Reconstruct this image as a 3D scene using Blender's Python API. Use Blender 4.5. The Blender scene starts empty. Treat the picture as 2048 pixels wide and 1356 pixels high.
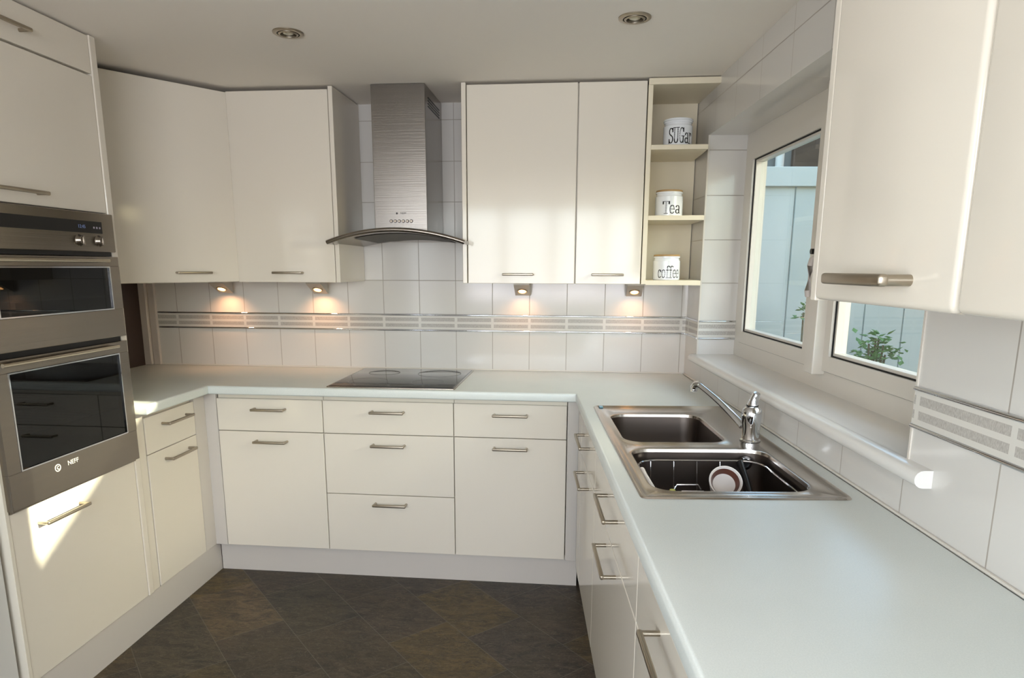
import bpy, bmesh, math, random
from mathutils import Vector, Matrix
random.seed(7)
sc = bpy.context.scene
COL = sc.collection
T = 0.085                      # the window wall stands a little out of square
XW = 2.18
ZT, ZC = 0.926, 2.236          # worktop top, ceiling
def rot(x, y, z=0.0):
    dx = x - XW; c, s = math.cos(T), math.sin(T)
    return Vector((XW + dx*c - y*s, dx*s + y*c, z))

# ------------------------------------------------------------------ camera
cam = bpy.data.cameras.new('camera'); camo = bpy.data.objects.new('camera', cam); COL.objects.link(camo)
yaw, pitch, roll, fpx = .0979, -.1921, .0034, 1319.13
Fv = Vector((-math.sin(yaw)*math.cos(pitch), math.cos(yaw)*math.cos(pitch), math.sin(pitch)))
r0 = Vector((math.cos(yaw), math.sin(yaw), 0)); u0 = r0.cross(Fv)
Rv = r0*math.cos(roll) + u0*math.sin(roll); Uv = -r0*math.sin(roll) + u0*math.cos(roll)
M = Matrix((Rv, Uv, -Fv)).transposed().to_4x4(); M.translation = (1.6384, -3.3685, 1.4525)
camo.matrix_world = M
cam.sensor_fit = 'HORIZONTAL'; cam.sensor_width = 36; cam.lens = fpx/2048*36
cam.shift_x = 0; cam.shift_y = 113.01/2048; cam.clip_start = .02; cam.clip_end = 200
sc.camera = camo
# ------------------------------------------------------------------ light and exposure
sc.view_settings.view_transform = 'Standard'; sc.view_settings.look = 'None'
sc.view_settings.gamma = 1; sc.view_settings.use_curve_mapping = False
sc.view_settings.exposure = -0.08
w = bpy.data.worlds.new('sky'); sc.world = w; w.use_nodes = True
nt = w.node_tree; nt.nodes.clear()
sky = nt.nodes.new('ShaderNodeTexSky'); sky.sky_type = 'NISHITA'; sky.sun_disc = False
sky.sun_elevation = math.radians(20); sky.sun_rotation = math.radians(95); sky.air_density = 1.0; sky.dust_density = 2.5
bg = nt.nodes.new('ShaderNodeBackground'); bg.inputs[1].default_value = 1.25
out = nt.nodes.new('ShaderNodeOutputWorld')
nt.links.new(sky.outputs[0], bg.inputs[0]); nt.links.new(bg.outputs[0], out.inputs[0])
def lamp(name, kind, loc, energy, color, **k):
    l = bpy.data.lights.new(name, kind); l.energy = energy; l.color = color
    for a, b in k.items(): setattr(l, a, b)
    o = bpy.data.objects.new(name, l); COL.objects.link(o); o.location = loc
    return o
def aim(o, d): o.rotation_euler = Vector(d).to_track_quat('-Z', 'Y').to_euler()
sun = lamp('sun', 'SUN', (6, -3, 5), 26, (1.0, .87, .66), angle=math.radians(.8))
aim(sun, (-1, .09, -.362))
# added area light for daylight from behind the camera; glazed doors are assumed
day = lamp('added_rear_daylight', 'AREA', (1.35, -5.42, 1.58), 112, (1.0, .94, 1.05), shape='RECTANGLE', size=2.3, size_y=1.15)
aim(day, (0, 1, .32))
# added fill from the left, brightening worktop and right cabinet; its window is assumed
day2 = lamp('added_left_fill', 'AREA', (-.20, -4.25, 1.35), 44, (1.0, .94, 1.04), shape='RECTANGLE', size=1.5, size_y=1.3)
aim(day2, (1, 0, 0))
# daylight reaching the kitchen window

# ------------------------------------------------------------------ materials
MATS = {}
def lin(c):
    return tuple(((v/255)/12.92 if v/255 <= .04045 else ((v/255+.055)/1.055)**2.4) for v in c) + (1,)
def pm(name, rgb, rough=.5, metal=0, spec=.5, coat=0, emis=None, es=0, aniso=0, bump=None, var=None, trans=0, ior=1.45):
    if name in MATS: return MATS[name]
    m = bpy.data.materials.new(name); m.use_nodes = True; n = m.node_tree; b = n.nodes['Principled BSDF']
    b.inputs['Base Color'].default_value = lin(rgb); b.inputs['Roughness'].default_value = rough
    b.inputs['Metallic'].default_value = metal; b.inputs['Specular IOR Level'].default_value = spec
    b.inputs['Coat Weight'].default_value = coat; b.inputs['Coat Roughness'].default_value = .03
    b.inputs['Transmission Weight'].default_value = trans; b.inputs['IOR'].default_value = ior
    if aniso: b.inputs['Anisotropic'].default_value = aniso
    if emis: b.inputs['Emission Color'].default_value = lin(emis); b.inputs['Emission Strength'].default_value = es
    tc = n.nodes.new('ShaderNodeTexCoord')
    if var:                                     # (scale xyz, amount): gentle tone variation
        mp = n.nodes.new('ShaderNodeMapping'); mp.inputs['Scale'].default_value = var[0]
        nz = n.nodes.new('ShaderNodeTexNoise'); nz.inputs['Scale'].default_value = 1; nz.inputs['Detail'].default_value = 5
        mx = n.nodes.new('ShaderNodeMix'); mx.data_type = 'RGBA'; mx.blend_type = 'MULTIPLY'
        cr = n.nodes.new('ShaderNodeMapRange'); cr.inputs['To Min'].default_value = 1-var[1]; cr.inputs['To Max'].default_value = 1+var[1]*.3
        n.links.new(tc.outputs['Object'], mp.inputs[0]); n.links.new(mp.outputs[0], nz.inputs['Vector'])
        n.links.new(nz.outputs['Fac'], cr.inputs[0]); mx.inputs[0].default_value = 1
        mx.inputs[6].default_value = lin(rgb); n.links.new(cr.outputs[0], mx.inputs[7]); n.links.new(mx.outputs[2], b.inputs['Base Color'])
    if bump:                                    # (scale xyz, strength)
        mp = n.nodes.new('ShaderNodeMapping'); mp.inputs['Scale'].default_value = bump[0]
        nz = n.nodes.new('ShaderNodeTexNoise'); nz.inputs['Scale'].default_value = 1; nz.inputs['Detail'].default_value = 4
        bp = n.nodes.new('ShaderNodeBump'); bp.inputs['Strength'].default_value = bump[1]; bp.inputs['Distance'].default_value = .002
        n.links.new(tc.outputs['Object'], mp.inputs[0]); n.links.new(mp.outputs[0], nz.inputs['Vector'])
        n.links.new(nz.outputs['Fac'], bp.inputs['Height']); n.links.new(bp.outputs[0], b.inputs['Normal'])
    MATS[name] = m
    return m
CREAM = pm('cream_gloss_laminate', (226, 218, 204), .10, spec=.5)
CARC = pm('cream_carcass', (224, 216, 200), .35)
PLIN = pm('white_plinth', (206, 199, 191), .3)
STEELB = pm('steel_bar', (196, 186, 168), .22, 1)
STEEL = pm('brushed_steel', (146, 138, 128), .25, 1, bump=((2, 2, 220), .12), var=((1, 1, 60), .12))
STEELH = pm('brushed_steel_hood', (150, 145, 140), .22, 1, bump=((3, 3, 260), .15), var=((.5, .5, 80), .1))
SATIN = pm('satin_nickel', (172, 162, 146), .34, 1)
CHROME = pm('chrome', (215, 217, 220), .06, 1)
SINKM = pm('sink_steel', (190, 182, 174), .2, 1, bump=((260, 2, 2), .08))
SINKD = pm('sink_steel_satin_darkened', (118, 108, 102), .3, 1, bump=((40, 40, 6), .1))  # bowl steel, with its dark reflections put into the base colour
BLACK = pm('black_plastic', (14, 13, 13), .4)
GASK = pm('black_gasket', (22, 22, 22), .7)
HOBG = pm('hob_black_glass', (26, 25, 25), .06, spec=.6)
SHELFW = pm('cream_shelf_board', (232, 221, 196), .35)
PLAST = pm('white_wall_plaster', (205, 203, 198), .85)
CEILM = pm('ceiling_paint', (243, 236, 226), .9, bump=((300, 300, 300), .05))
UPVC = pm('white_upvc', (216, 209, 198), .28)
SILLM = pm('white_sill_laminate', (228, 225, 220), .14)
WOODD = pm('dark_brown_panel', (64, 48, 41), .45, var=((6, 6, 1), .3))
FRAMEW = pm('cream_frame_post', (204, 194, 186), .4)
CERAM = pm('white_ceramic', (236, 238, 240), .12, coat=.3)
WOODL = pm('bamboo_lid', (184, 148, 98), .5, var=((20, 3, 20), .3))
INK = pm('black_lettering', (22, 20, 20), .5)
BROWNC = pm('brown_glaze', (92, 48, 34), .25)
WPLAS = pm('white_plastic', (226, 220, 216), .4)
LAMPG = pm('lamp_on', (255, 200, 140), .4, emis=(255, 190, 120), es=9)
LAMPO = pm('lamp_off_lens', (190, 184, 160), .15, spec=.6)
PUCK = pm('puck_grey', (176, 170, 160), .4, .2)
AQUA = pm('painted_fence_boards', (190, 192, 182), .6, var=((3, 3, .6), .12))
LEAF = pm('green_leaf', (110, 148, 84), .5, var=((40, 40, 40), .35))
STEM = pm('plant_stem', (86, 74, 44), .7)
BRICK = pm('brown_brick', (92, 74, 60), .85, var=((9, 9, 30), .4))
REND = pm('grey_render', (120, 122, 118), .9, var=((2, 2, 2), .2))
PAVE = pm('paving', (140, 138, 130), .9, var=((3, 3, 3), .2))
ROOFM = pm('roof_tiles', (84, 62, 54), .9, var=((8, 8, 8), .3))
LOGO = pm('etched_logo', (168, 164, 155), .4)
LOGOD = pm('printed_logo', (40, 38, 38), .5)
DIM = pm('oven_cavity', (52, 74, 70), .5)
RACK = pm('rack_wire', (190, 200, 196), .3, 1)

def worktop_mat():
    m = bpy.data.materials.new('pale_mint_worktop'); m.use_nodes = True; n = m.node_tree; b = n.nodes['Principled BSDF']
    tc = n.nodes.new('ShaderNodeTexCoord')
    a = n.nodes.new('ShaderNodeTexNoise'); a.inputs['Scale'].default_value = 3; a.inputs['Detail'].default_value = 3
    c = n.nodes.new('ShaderNodeTexNoise'); c.inputs['Scale'].default_value = 420; c.inputs['Detail'].default_value = 2
    ad = n.nodes.new('ShaderNodeMath'); ad.operation = 'MULTIPLY_ADD'; ad.inputs[1].default_value = .5
    n.links.new(tc.outputs['Object'], a.inputs['Vector']); n.links.new(tc.outputs['Object'], c.inputs['Vector'])
    n.links.new(c.outputs['Fac'], ad.inputs[0])
    hl = n.nodes.new('ShaderNodeMath'); hl.operation = 'MULTIPLY'; hl.inputs[1].default_value = .5
    n.links.new(a.outputs['Fac'], hl.inputs[0]); n.links.new(hl.outputs[0], ad.inputs[2])
    r = n.nodes.new('ShaderNodeValToRGB'); r.color_ramp.elements[0].position = .3; r.color_ramp.elements[1].position = .7
    r.color_ramp.elements[0].color = lin((208, 214, 210)); r.color_ramp.elements[1].color = lin((224, 228, 224))
    n.links.new(ad.outputs[0], r.inputs[0]); n.links.new(r.outputs[0], b.inputs['Base Color'])
    b.inputs['Roughness'].default_value = .33; return m
WORK = worktop_mat()

class NG:                                        # small helper for node maths
    def __init__(s, m): s.n = m.node_tree
    def math(s, op, a, b=None, c=None):
        q = s.n.nodes.new('ShaderNodeMath'); q.operation = op
        for i, v in enumerate((a, b, c)):
            if v is None: continue
            if isinstance(v, (int, float)): q.inputs[i].default_value = v
            else: s.n.links.new(v, q.inputs[i])
        return q.outputs[0]
    def mix(s, f, a, b):
        q = s.n.nodes.new('ShaderNodeMix'); q.data_type = 'RGBA'
        for i, v in ((0, f), (6, a), (7, b)):
            if isinstance(v, (tuple, float, int)): q.inputs[i].default_value = v
            else: s.n.links.new(v, q.inputs[i])
        return q.outputs[2]
    def line(s, v, pitch, off, wdt):             # 1 on a joint line, 0 elsewhere
        t = s.math('SUBTRACT', v, off); t = s.math('DIVIDE', t, pitch); t = s.math('FRACT', t)
        t = s.math('SUBTRACT', t, .5); t = s.math('ABSOLUTE', t); t = s.math('SUBTRACT', .5, t)
        t = s.math('MULTIPLY', t, pitch)
        return s.math('LESS_THAN', t, wdt/2)
def tile_mat(name, pu, ou, band, uaxis):
    m = bpy.data.materials.new(name); m.use_nodes = True; g = NG(m); n = g.n; b = n.nodes['Principled BSDF']
    tc = n.nodes.new('ShaderNodeTexCoord'); sp = n.nodes.new('ShaderNodeSeparateXYZ'); n.links.new(tc.outputs['Object'], sp.inputs[0])
    ge = n.nodes.new('ShaderNodeSeparateXYZ'); n.links.new(tc.outputs['Normal'], ge.inputs[0])
    ny = g.math('GREATER_THAN', g.math('ABSOLUTE', ge.outputs[1]), .5); nz = g.math('GREATER_THAN', g.math('ABSOLUTE', ge.outputs[2]), .5)
    X, Y, Z = sp.outputs
    if uaxis == 'x': U = X
    else: U = g.math('ADD', g.math('MULTIPLY', Y, g.math('SUBTRACT', 1, ny)), g.math('MULTIPLY', g.math('ADD', X, .3), ny))
    if band:
        ju = g.line(U, pu, ou, .014)
        s1 = g.math('COMPARE', Z, 1.1855, .0095); s2 = g.math('COMPARE', Z, 1.155, .009)
        mk = g.math('MULTIPLY', g.math('ADD', s1, s2), g.math('SUBTRACT', 1, ju))
        wv = n.nodes.new('ShaderNodeTexNoise'); wv.inputs['Scale'].default_value = 1; wv.inputs['Detail'].default_value = 2
        mp = n.nodes.new('ShaderNodeMapping'); mp.inputs['Scale'].default_value = (700, 700, 160); n.links.new(tc.outputs['Object'], mp.inputs[0]); n.links.new(mp.outputs[0], wv.inputs['Vector'])
        gr = g.mix(wv.outputs['Fac'], lin((132, 126, 120)), lin((214, 208, 200)))
        colr = g.mix(mk, lin((212, 208, 200)), gr); n.links.new(colr, b.inputs['Base Color'])
        b.inputs['Roughness'].default_value = .15; return m
    lu = g.line(U, pu, ou, .0035)
    lu = g.math('MULTIPLY', lu, g.math('SUBTRACT', 1, nz))
    lz = g.math('MULTIPLY', g.line(Z, .1935, 1.384, .0035), g.math('GREATER_THAN', Z, 1.21))
    lz = g.math('MULTIPLY', lz, g.math('SUBTRACT', 1, nz))
    l3 = g.math('MULTIPLY', g.line(Y, pu, ou, .0035), nz)
    L = g.math('MINIMUM', g.math('ADD', g.math('ADD', lu, lz), l3), 1)
    n.links.new(g.mix(L, lin((214, 210, 204)), lin((170, 162, 152))), b.inputs['Base Color'])
    n.links.new(g.math('MULTIPLY_ADD', L, .5, .12), b.inputs['Roughness'])
    bp = n.nodes.new('ShaderNodeBump'); bp.inputs['Strength'].default_value = .4; bp.inputs['Distance'].default_value = .002
    n.links.new(g.math('SUBTRACT', 1, L), bp.inputs['Height']); n.links.new(bp.outputs[0], b.inputs['Normal'])
    return m
TILEB = tile_mat('white_tiles_back', .1895, .6375, 0, 'x'); TILEBB = tile_mat('border_tiles_back', .1895, .6375, 1, 'x')
TILER = tile_mat('white_tiles_right', .272, -2.21, 0, 'y'); TILERB = tile_mat('border_tiles_right', .272, -2.235, 1, 'y')

def floor_mat():
    m = bpy.data.materials.new('slate_floor_tiles'); m.use_nodes = True; g = NG(m); n = g.n; b = n.nodes['Principled BSDF']
    tc = n.nodes.new('ShaderNodeTexCoord'); mp = n.nodes.new('ShaderNodeMapping'); mp.inputs['Rotation'].default_value = (0, 0, math.radians(47)); mp.inputs['Location'].default_value = (.11, .05, 0)
    n.links.new(tc.outputs['Object'], mp.inputs[0])
    br = n.nodes.new('ShaderNodeTexBrick'); n.links.new(mp.outputs[0], br.inputs['Vector'])
    br.inputs['Scale'].default_value = 1; br.inputs['Mortar Size'].default_value = .0016; br.inputs['Brick Width'].default_value = .42; br.inputs['Row Height'].default_value = .27
    br.inputs['Color1'].default_value = (0, 0, 0, 1); br.inputs['Color2'].default_value = (1, 1, 1, 1); br.inputs['Mortar'].default_value = (.5, .5, .5, 1); br.offset = .37
    br.inputs['Mortar Smooth'].default_value = .2
    sx = n.nodes.new('ShaderNodeRGB'); 
    r = n.nodes.new('ShaderNodeValToRGB'); e = r.color_ramp.elements
    e[0].position = 0; e[0].color = lin((58, 52, 46)); e[1].position = 1; e[1].color = lin((98, 86, 66))
    for p_, c_ in ((.22, (72, 64, 56)), (.42, (64, 58, 54)), (.58, (98, 84, 46)), (.72, (60, 58, 50)), (.86, (86, 78, 66))):
        q = e.new(p_); q.color = lin(c_)
    n.links.new(br.outputs['Color'], r.inputs[0])
    # veins
    wv = n.nodes.new('ShaderNodeTexNoise'); wv.inputs['Scale'].default_value = 8; wv.inputs['Detail'].default_value = 12; wv.inputs['Distortion'].default_value = 1.3; wv.inputs['Roughness'].default_value = .78
    m2 = n.nodes.new('ShaderNodeMapping'); m2.inputs['Scale'].default_value = (1.1, 2.6, 1); m2.inputs['Rotation'].default_value = (0, 0, -.25); n.links.new(tc.outputs['Object'], m2.inputs[0]); n.links.new(m2.outputs[0], wv.inputs['Vector'])
    r2 = n.nodes.new('ShaderNodeValToRGB'); r2.color_ramp.elements[0].position = .40; r2.color_ramp.elements[0].color = (.07, .07, .065, 1); r2.color_ramp.elements[1].position = .60; r2.color_ramp.elements[1].color = (1.3, 1.08, .88, 1)
    n.links.new(wv.outputs['Fac'], r2.inputs[0])
    mx = n.nodes.new('ShaderNodeMix'); mx.data_type = 'RGBA'; mx.blend_type = 'MULTIPLY'; mx.inputs[0].default_value = .85
    n.links.new(r.outputs[0], mx.inputs[6]); n.links.new(r2.outputs[0], mx.inputs[7])
    big = n.nodes.new('ShaderNodeTexNoise'); big.inputs['Scale'].default_value = 2.3; big.inputs['Detail'].default_value = 3; n.links.new(tc.outputs['Object'], big.inputs['Vector'])
    c2 = g.mix(g.math('MULTIPLY', g.math('SUBTRACT', big.outputs['Fac'], .42), 1.6), mx.outputs[2], lin((78, 64, 38)))
    n.nodes.active = mx
    vn = n.nodes.new('ShaderNodeTexNoise'); vn.inputs['Scale'].default_value = 11; vn.inputs['Detail'].default_value = 4; vn.inputs['Distortion'].default_value = 2.6
    n.links.new(m2.outputs[0], vn.inputs['Vector'])
    va = g.math('ABSOLUTE', g.math('SUBTRACT', vn.outputs['Fac'], .47)); dk = g.math('LESS_THAN', va, .013)
    vb = g.math('ABSOLUTE', g.math('SUBTRACT', vn.outputs['Fac'], .545)); lt = g.math('LESS_THAN', vb, .010)
    c2 = g.mix(g.math('MULTIPLY', dk, .55), c2, lin((20, 17, 14)))
    c2 = g.mix(g.math('MULTIPLY', lt, .35), c2, lin((124, 112, 92)))
    colr = g.mix(g.math('MULTIPLY', br.outputs['Fac'], .6), c2, lin((104, 98, 90)))
    n.links.new(colr, b.inputs['Base Color']); b.inputs['Roughness'].default_value = .42
    bp = n.nodes.new('ShaderNodeBump'); bp.inputs['Strength'].default_value = .35; bp.inputs['Distance'].default_value = .004
    n.links.new(wv.outputs['Fac'], bp.inputs['Height']); n.links.new(bp.outputs[0], b.inputs['Normal'])
    return m
FLOORM = floor_mat()
def glass_mat(name, tint, refl=.08, opac=0.0):
    m = bpy.data.materials.new(name); m.use_nodes = True; n = m.node_tree; n.nodes.clear()
    o = n.nodes.new('ShaderNodeOutputMaterial'); t = n.nodes.new('ShaderNodeBsdfTransparent'); t.inputs[0].default_value = lin(tint)
    gl = n.nodes.new('ShaderNodeBsdfGlossy'); gl.inputs['Roughness'].default_value = .01
    fr = n.nodes.new('ShaderNodeFresnel'); fr.inputs['IOR'].default_value = 1.5
    mx = n.nodes.new('ShaderNodeMixShader'); ge = n.nodes.new('ShaderNodeNewGeometry'); sb = n.nodes.new('ShaderNodeMath'); sb.operation = 'SUBTRACT'; sb.use_clamp = True
    n.links.new(fr.outputs[0], sb.inputs[0]); n.links.new(ge.outputs['Backfacing'], sb.inputs[1]); n.links.new(sb.outputs[0], mx.inputs[0]); n.links.new(t.outputs[0], mx.inputs[1]); n.links.new(gl.outputs[0], mx.inputs[2])
    n.links.new(mx.outputs[0], o.inputs[0]); return m
GLASS = glass_mat('window_glass', (244, 250, 248)); OVENG = glass_mat('oven_dark_glass', (92, 112, 106))

# ------------------------------------------------------------------ mesh helpers
def obj(name, bm, mat, parent=None, smooth=False, loc=None, rz=None):
    me = bpy.data.meshes.new(name); bmesh.ops.recalc_face_normals(bm, faces=bm.faces); bm.to_mesh(me); bm.free()
    me.materials.append(mat)
    if smooth:
        for p in me.polygons: p.use_smooth = True
        try: me.set_sharp_from_angle(angle=math.radians(38))
        except Exception: pass
    o = bpy.data.objects.new(name, me); COL.objects.link(o)
    if parent is not None: o.parent = parent
    if loc is not None: o.location = loc
    if rz is not None: o.rotation_euler = (0, 0, rz)
    return o
def tag(o, label, cat, group=None):
    o['label'] = label; o['category'] = cat
    if group: o['group'] = group
    return o
def thing(name, label, cat, loc=(0, 0, 0), rz=0, group=None):
    o = bpy.data.objects.new(name, None); COL.objects.link(o); o.location = loc; o.rotation_euler = (0, 0, rz); o.empty_display_size = .05
    return tag(o, label, cat, group)
def struct(name, bm, mat, parent=None, loc=None, rz=None, smooth=False):
    o = obj(name, bm, mat, parent, smooth, loc, rz)
    if parent is None: o['kind'] = 'structure'
    return o
def B(): return bmesh.new()
def bx(bm, x0, x1, y0, y1, z0, z1, bev=0, seg=2):
    r = bmesh.ops.create_cube(bm, size=1); vs = r['verts']
    bmesh.ops.scale(bm, vec=(abs(x1-x0), abs(y1-y0), abs(z1-z0)), verts=vs)
    bmesh.ops.translate(bm, vec=((x0+x1)/2, (y0+y1)/2, (z0+z1)/2), verts=vs)
    if bev:
        es = list({e for v in vs for e in v.link_edges})
        bmesh.ops.bevel(bm, geom=es, offset=bev, segments=seg, affect='EDGES', profile=.5)
    return bm
def box(*a, **k): return bx(B(), *a, **k)
def cyl(bm, p0, p1, r0, r1=None, n=20, caps=True):
    p0, p1 = Vector(p0), Vector(p1); d = p1-p0; q = d.to_track_quat('Z', 'Y').to_matrix().to_4x4(); q.translation = (p0+p1)/2
    bmesh.ops.create_cone(bm, cap_ends=caps, segments=n, radius1=r0, radius2=r0 if r1 is None else r1, depth=d.length, matrix=q)
    return bm
def lathe(bm, prof, c=(0, 0, 0), n=32, mat=None):
    rings = []
    for r, z in prof:
        rings.append([bm.verts.new((c[0]+max(r, 1e-5)*math.cos(2*math.pi*i/n), c[1]+max(r, 1e-5)*math.sin(2*math.pi*i/n), c[2]+z)) for i in range(n)])
    for a, b in zip(rings, rings[1:]):
        for i in range(n): bm.faces.new((a[i], a[(i+1) % n], b[(i+1) % n], b[i]))
    bmesh.ops.remove_doubles(bm, verts=[v for r in rings for v in r], dist=2e-5)
    if mat is not None: bmesh.ops.transform(bm, matrix=mat, verts=bm.verts)
    return bm
def tube(bm, pts, r, n=10, rs=None, flat=1.0):
    pts = [Vector(p) for p in pts]; rings = []; up = Vector((0, 0, 1))
    for i, p in enumerate(pts):
        t = (pts[min(i+1, len(pts)-1)] - pts[max(i-1, 0)]).normalized()
        a = t.cross(up)
        if a.length < 1e-3: a = t.cross(Vector((0, 1, 0)))
        a.normalize(); b = a.cross(t).normalized(); rr = rs[i] if rs else r
        rings.append([bm.verts.new(p + a*rr*math.cos(2*math.pi*k/n) + b*rr*flat*math.sin(2*math.pi*k/n)) for k in range(n)])
    for a, b in zip(rings, rings[1:]):
        for k in range(n): bm.faces.new((a[k], a[(k+1) % n], b[(k+1) % n], b[k]))
    bm.faces.new(rings[0][::-1]); bm.faces.new(rings[-1]); return bm
def rrect(x0, x1, y0, y1, r, n=6):
    pts = []
    for cx, cy, a0 in ((x1-r, y1-r, 0), (x0+r, y1-r, 90), (x0+r, y0+r, 180), (x1-r, y0+r, 270)):
        for i in range(n+1):
            a = math.radians(a0+90*i/n); pts.append((cx+r*math.cos(a), cy+r*math.sin(a)))
    return pts
def offset(poly, d):                             # inward offset of a CCW polygon
    n = len(poly); res = []
    for i in range(n):
        p0, p1, p2 = Vector(poly[i-1]), Vector(poly[i]), Vector(poly[(i+1) % n])
        a = (p1-p0).normalized(); b = (p2-p1).normalized(); na = Vector((-a.y, a.x)); nb = Vector((-b.y, b.x))
        m = (na+nb); k = m.dot(na)
        res.append(tuple(p1 + m*(d/max(k, .2))) if m.length > 1e-6 else tuple(p1+na*d))
    return res
def cap(bm, loops):                              # fill one outer loop with holes
    es = []
    for vs in loops:
        for i in range(len(vs)):
            e = bm.edges.get((vs[i], vs[(i+1) % len(vs)])) or bm.edges.new((vs[i], vs[(i+1) % len(vs)])); es.append(e)
    bmesh.ops.triangle_fill(bm, edges=es, use_beauty=True)
def bridge(bm, a, b):
    for i in range(len(a)): bm.faces.new((a[i], a[(i+1) % len(a)], b[(i+1) % len(b)], b[i]))
def slab(bm, poly, z0, z1, r=.006, holes=(), seg=3, rb=0.0):
    """poly CCW; rounded upper edge of radius r; rounded lower edge rb"""
    rings = []
    def ring(d, z): rings.append([bm.verts.new((x, y, z)) for x, y in (offset(poly, d) if d else poly)])
    if rb:
        for k in range(seg): a = math.pi/2*k/seg; ring(rb*(1-math.sin(a)), z0+rb*(1-math.cos(a)))
    ring(0, z0+rb); ring(0, z1-r)
    for k in range(1, seg+1): a = math.pi/2*k/seg; ring(r*(1-math.cos(a)), z1-r+r*math.sin(a))
    for a, b in zip(rings, rings[1:]): bridge(bm, a, b)
    ht = [[bm.verts.new((x, y, z1)) for x, y in h] for h in holes]; hb = [[bm.verts.new((x, y, z0)) for x, y in h] for h in holes]
    for a, b in zip(ht, hb): bridge(bm, a, b)
    cap(bm, [rings[-1]]+ht); cap(bm, [rings[0]]+hb)
    return bm
def copy_tree(o, parent=None):
    c = o.copy(); COL.objects.link(c); c.parent = parent
    for ch in list(o.children): copy_tree(ch, c)
    return c

# ------------------------------------------------------------------ the setting
XL, YB = -.70, 0.0
struct('floor', box(-1.6, 3.2, -5.6, .1, -.06, 0), FLOORM)
struct('ceiling', box(-1.6, 2.95, -5.6, .1, ZC, ZC+.08), CEILM)
wb = struct('wall_back', box(XL-.1, 2.5, 0, .1, 0, ZC), TILEB)
obj('border_tile_band', box(-.61, 2.185, -.004, 0, 1.131, 1.207), TILEBB, wb)
for z in (1.130, 1.209):
    bm = B(); tube(bm, [(-.61, -.004, z), (2.185, -.004, z)], .0048, 10); obj('chrome_strip', bm, CHROME, wb, True)
bm = box(XL-.1, XL, -1.7, .1, 0, ZC); bx(bm, -.175, -.075, -3.45, -1.672, 0, ZC); bx(bm, -.175, -.075, -5.6, -5.05, 0, ZC); bx(bm, -.175, -.075, -5.05, -3.45, 0, .65); bx(bm, -.175, -.075, -5.05, -3.45, 2.05, ZC); bx(bm, XL, -.175, -1.74, -1.672, 0, ZC)
wl = struct('wall_left', bm, PLAST)
# left wall beside the corner: dark panel and cream posts
obj('dark_panel', box(XL, XL+.012, -1.03, -.035, ZT, 1.384), WOODD, wl)
obj('corner_post', bx(box(XL, -.652, -.035, 0, ZT, 1.40, bev=.003), -.650, -.612, -.018, 0, ZT, 1.40, bev=.003), FRAMEW, wl)
# right wall: one mesh with the window recess, local frame turned by T
y0, y1, z0, z1 = -1.95, -.228, 1.055, 2.027
bm = B(); bx(bm, 0, .18, -5.6, .25, 0, z0); bx(bm, 0, .18, -5.6, .25, z1, ZC+.05); bx(bm, 0, .18, -5.6, y0, z0, z1); bx(bm, 0, .18, y1, .25, z0, z1)
wr = struct('wall_right', bm, TILER, loc=(XW, 0, 0), rz=T)
bm = B(); bx(bm, -.004, 0, y1, 0, 1.131, 1.207); bx(bm, -.004, 0, -3.6, y0, 1.131, 1.207); bx(bm, 0, .175, y1-.004, y1, 1.131, 1.207); bx(bm, 0, .175, y0, y0+.004, 1.131, 1.207)
obj('border_tile_band', bm, TILERB, wr)
for z in (1.130, 1.209):
    bm = B()
    tube(bm, [(-.004, 0, z), (-.004, y1, z)], .0048, 10); tube(bm, [(-.004, y0, z), (-.004, -3.6, z)], .0048, 10); tube(bm, [(0, y1-.004, z), (.172, y1-.004, z)], .0048, 10)
    obj('chrome_strip', bm, CHROME, wr, True)
bm = B()
for yy in (y1, y0): bx(bm, -.003, .004, yy-.003, yy+.003, z0, z1)
obj('tile_edge_trim', bm, UPVC, wr)
# unseen end of the room: wall, with glazed doors added for the rear light
bm = B(); bx(bm, -1.6, .15, -5.35, -5.25, 0, ZC); bx(bm, 2.55, 3.4, -5.35, -5.25, 0, ZC); bx(bm, .15, 2.55, -5.35, -5.25, 2.2, ZC)
struct('wall_rear', bm, PLAST)
bm = B()
for xx in (.15, .72, 1.30, 1.90, 2.49): bx(bm, xx, xx+.06, -5.33, -5.27, 0, 2.2)
for zz in (0, 2.14, .90): bx(bm, .15, 2.55, -5.33, -5.27, zz, zz+.06)
bx(bm, .15, 2.55, -5.31, -5.29, .06, .90)
d1 = struct('added_glazed_door', bm, UPVC); obj('pane', box(.2, 2.5, -5.302, -5.298, .96, 2.14), GLASS, d1)

# kitchen window
def ring_box(bm, xa, xb, ya, yb, za, zb, wd):
    bx(bm, xa, xb, ya, yb, za, za+wd); bx(bm, xa, xb, ya, yb, zb-wd, zb); bx(bm, xa, xb, ya, ya+wd, za+wd, zb-wd); bx(bm, xa, xb, yb-wd, yb, za+wd, zb-wd); return bm
bm = B(); ring_box(bm, .17, .24, y0, y1, z0, z1, .066); bx(bm, .17, .24, -1.147, -1.049, z0+.066, z1-.066)
w2 = B(); ring_box(w2, -.165, -.11, -5.05, -3.45, .65, 2.05, .06); bx(w2, -.165, -.11, -4.28, -4.22, .71, 1.99)
w2 = struct('added_side_window', w2, UPVC); obj('pane', box(-.14, -.136, -4.99, -3.51, .71, 1.99), GLASS, w2)  # unseen side window, added to go with the left fill light
bx(bm, .128, .171, -1.160, -1.096, z0+.055, z1, bev=.004)
wn = struct('window_1', bm, UPVC, loc=(XW, 0, 0), rz=T)
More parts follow.
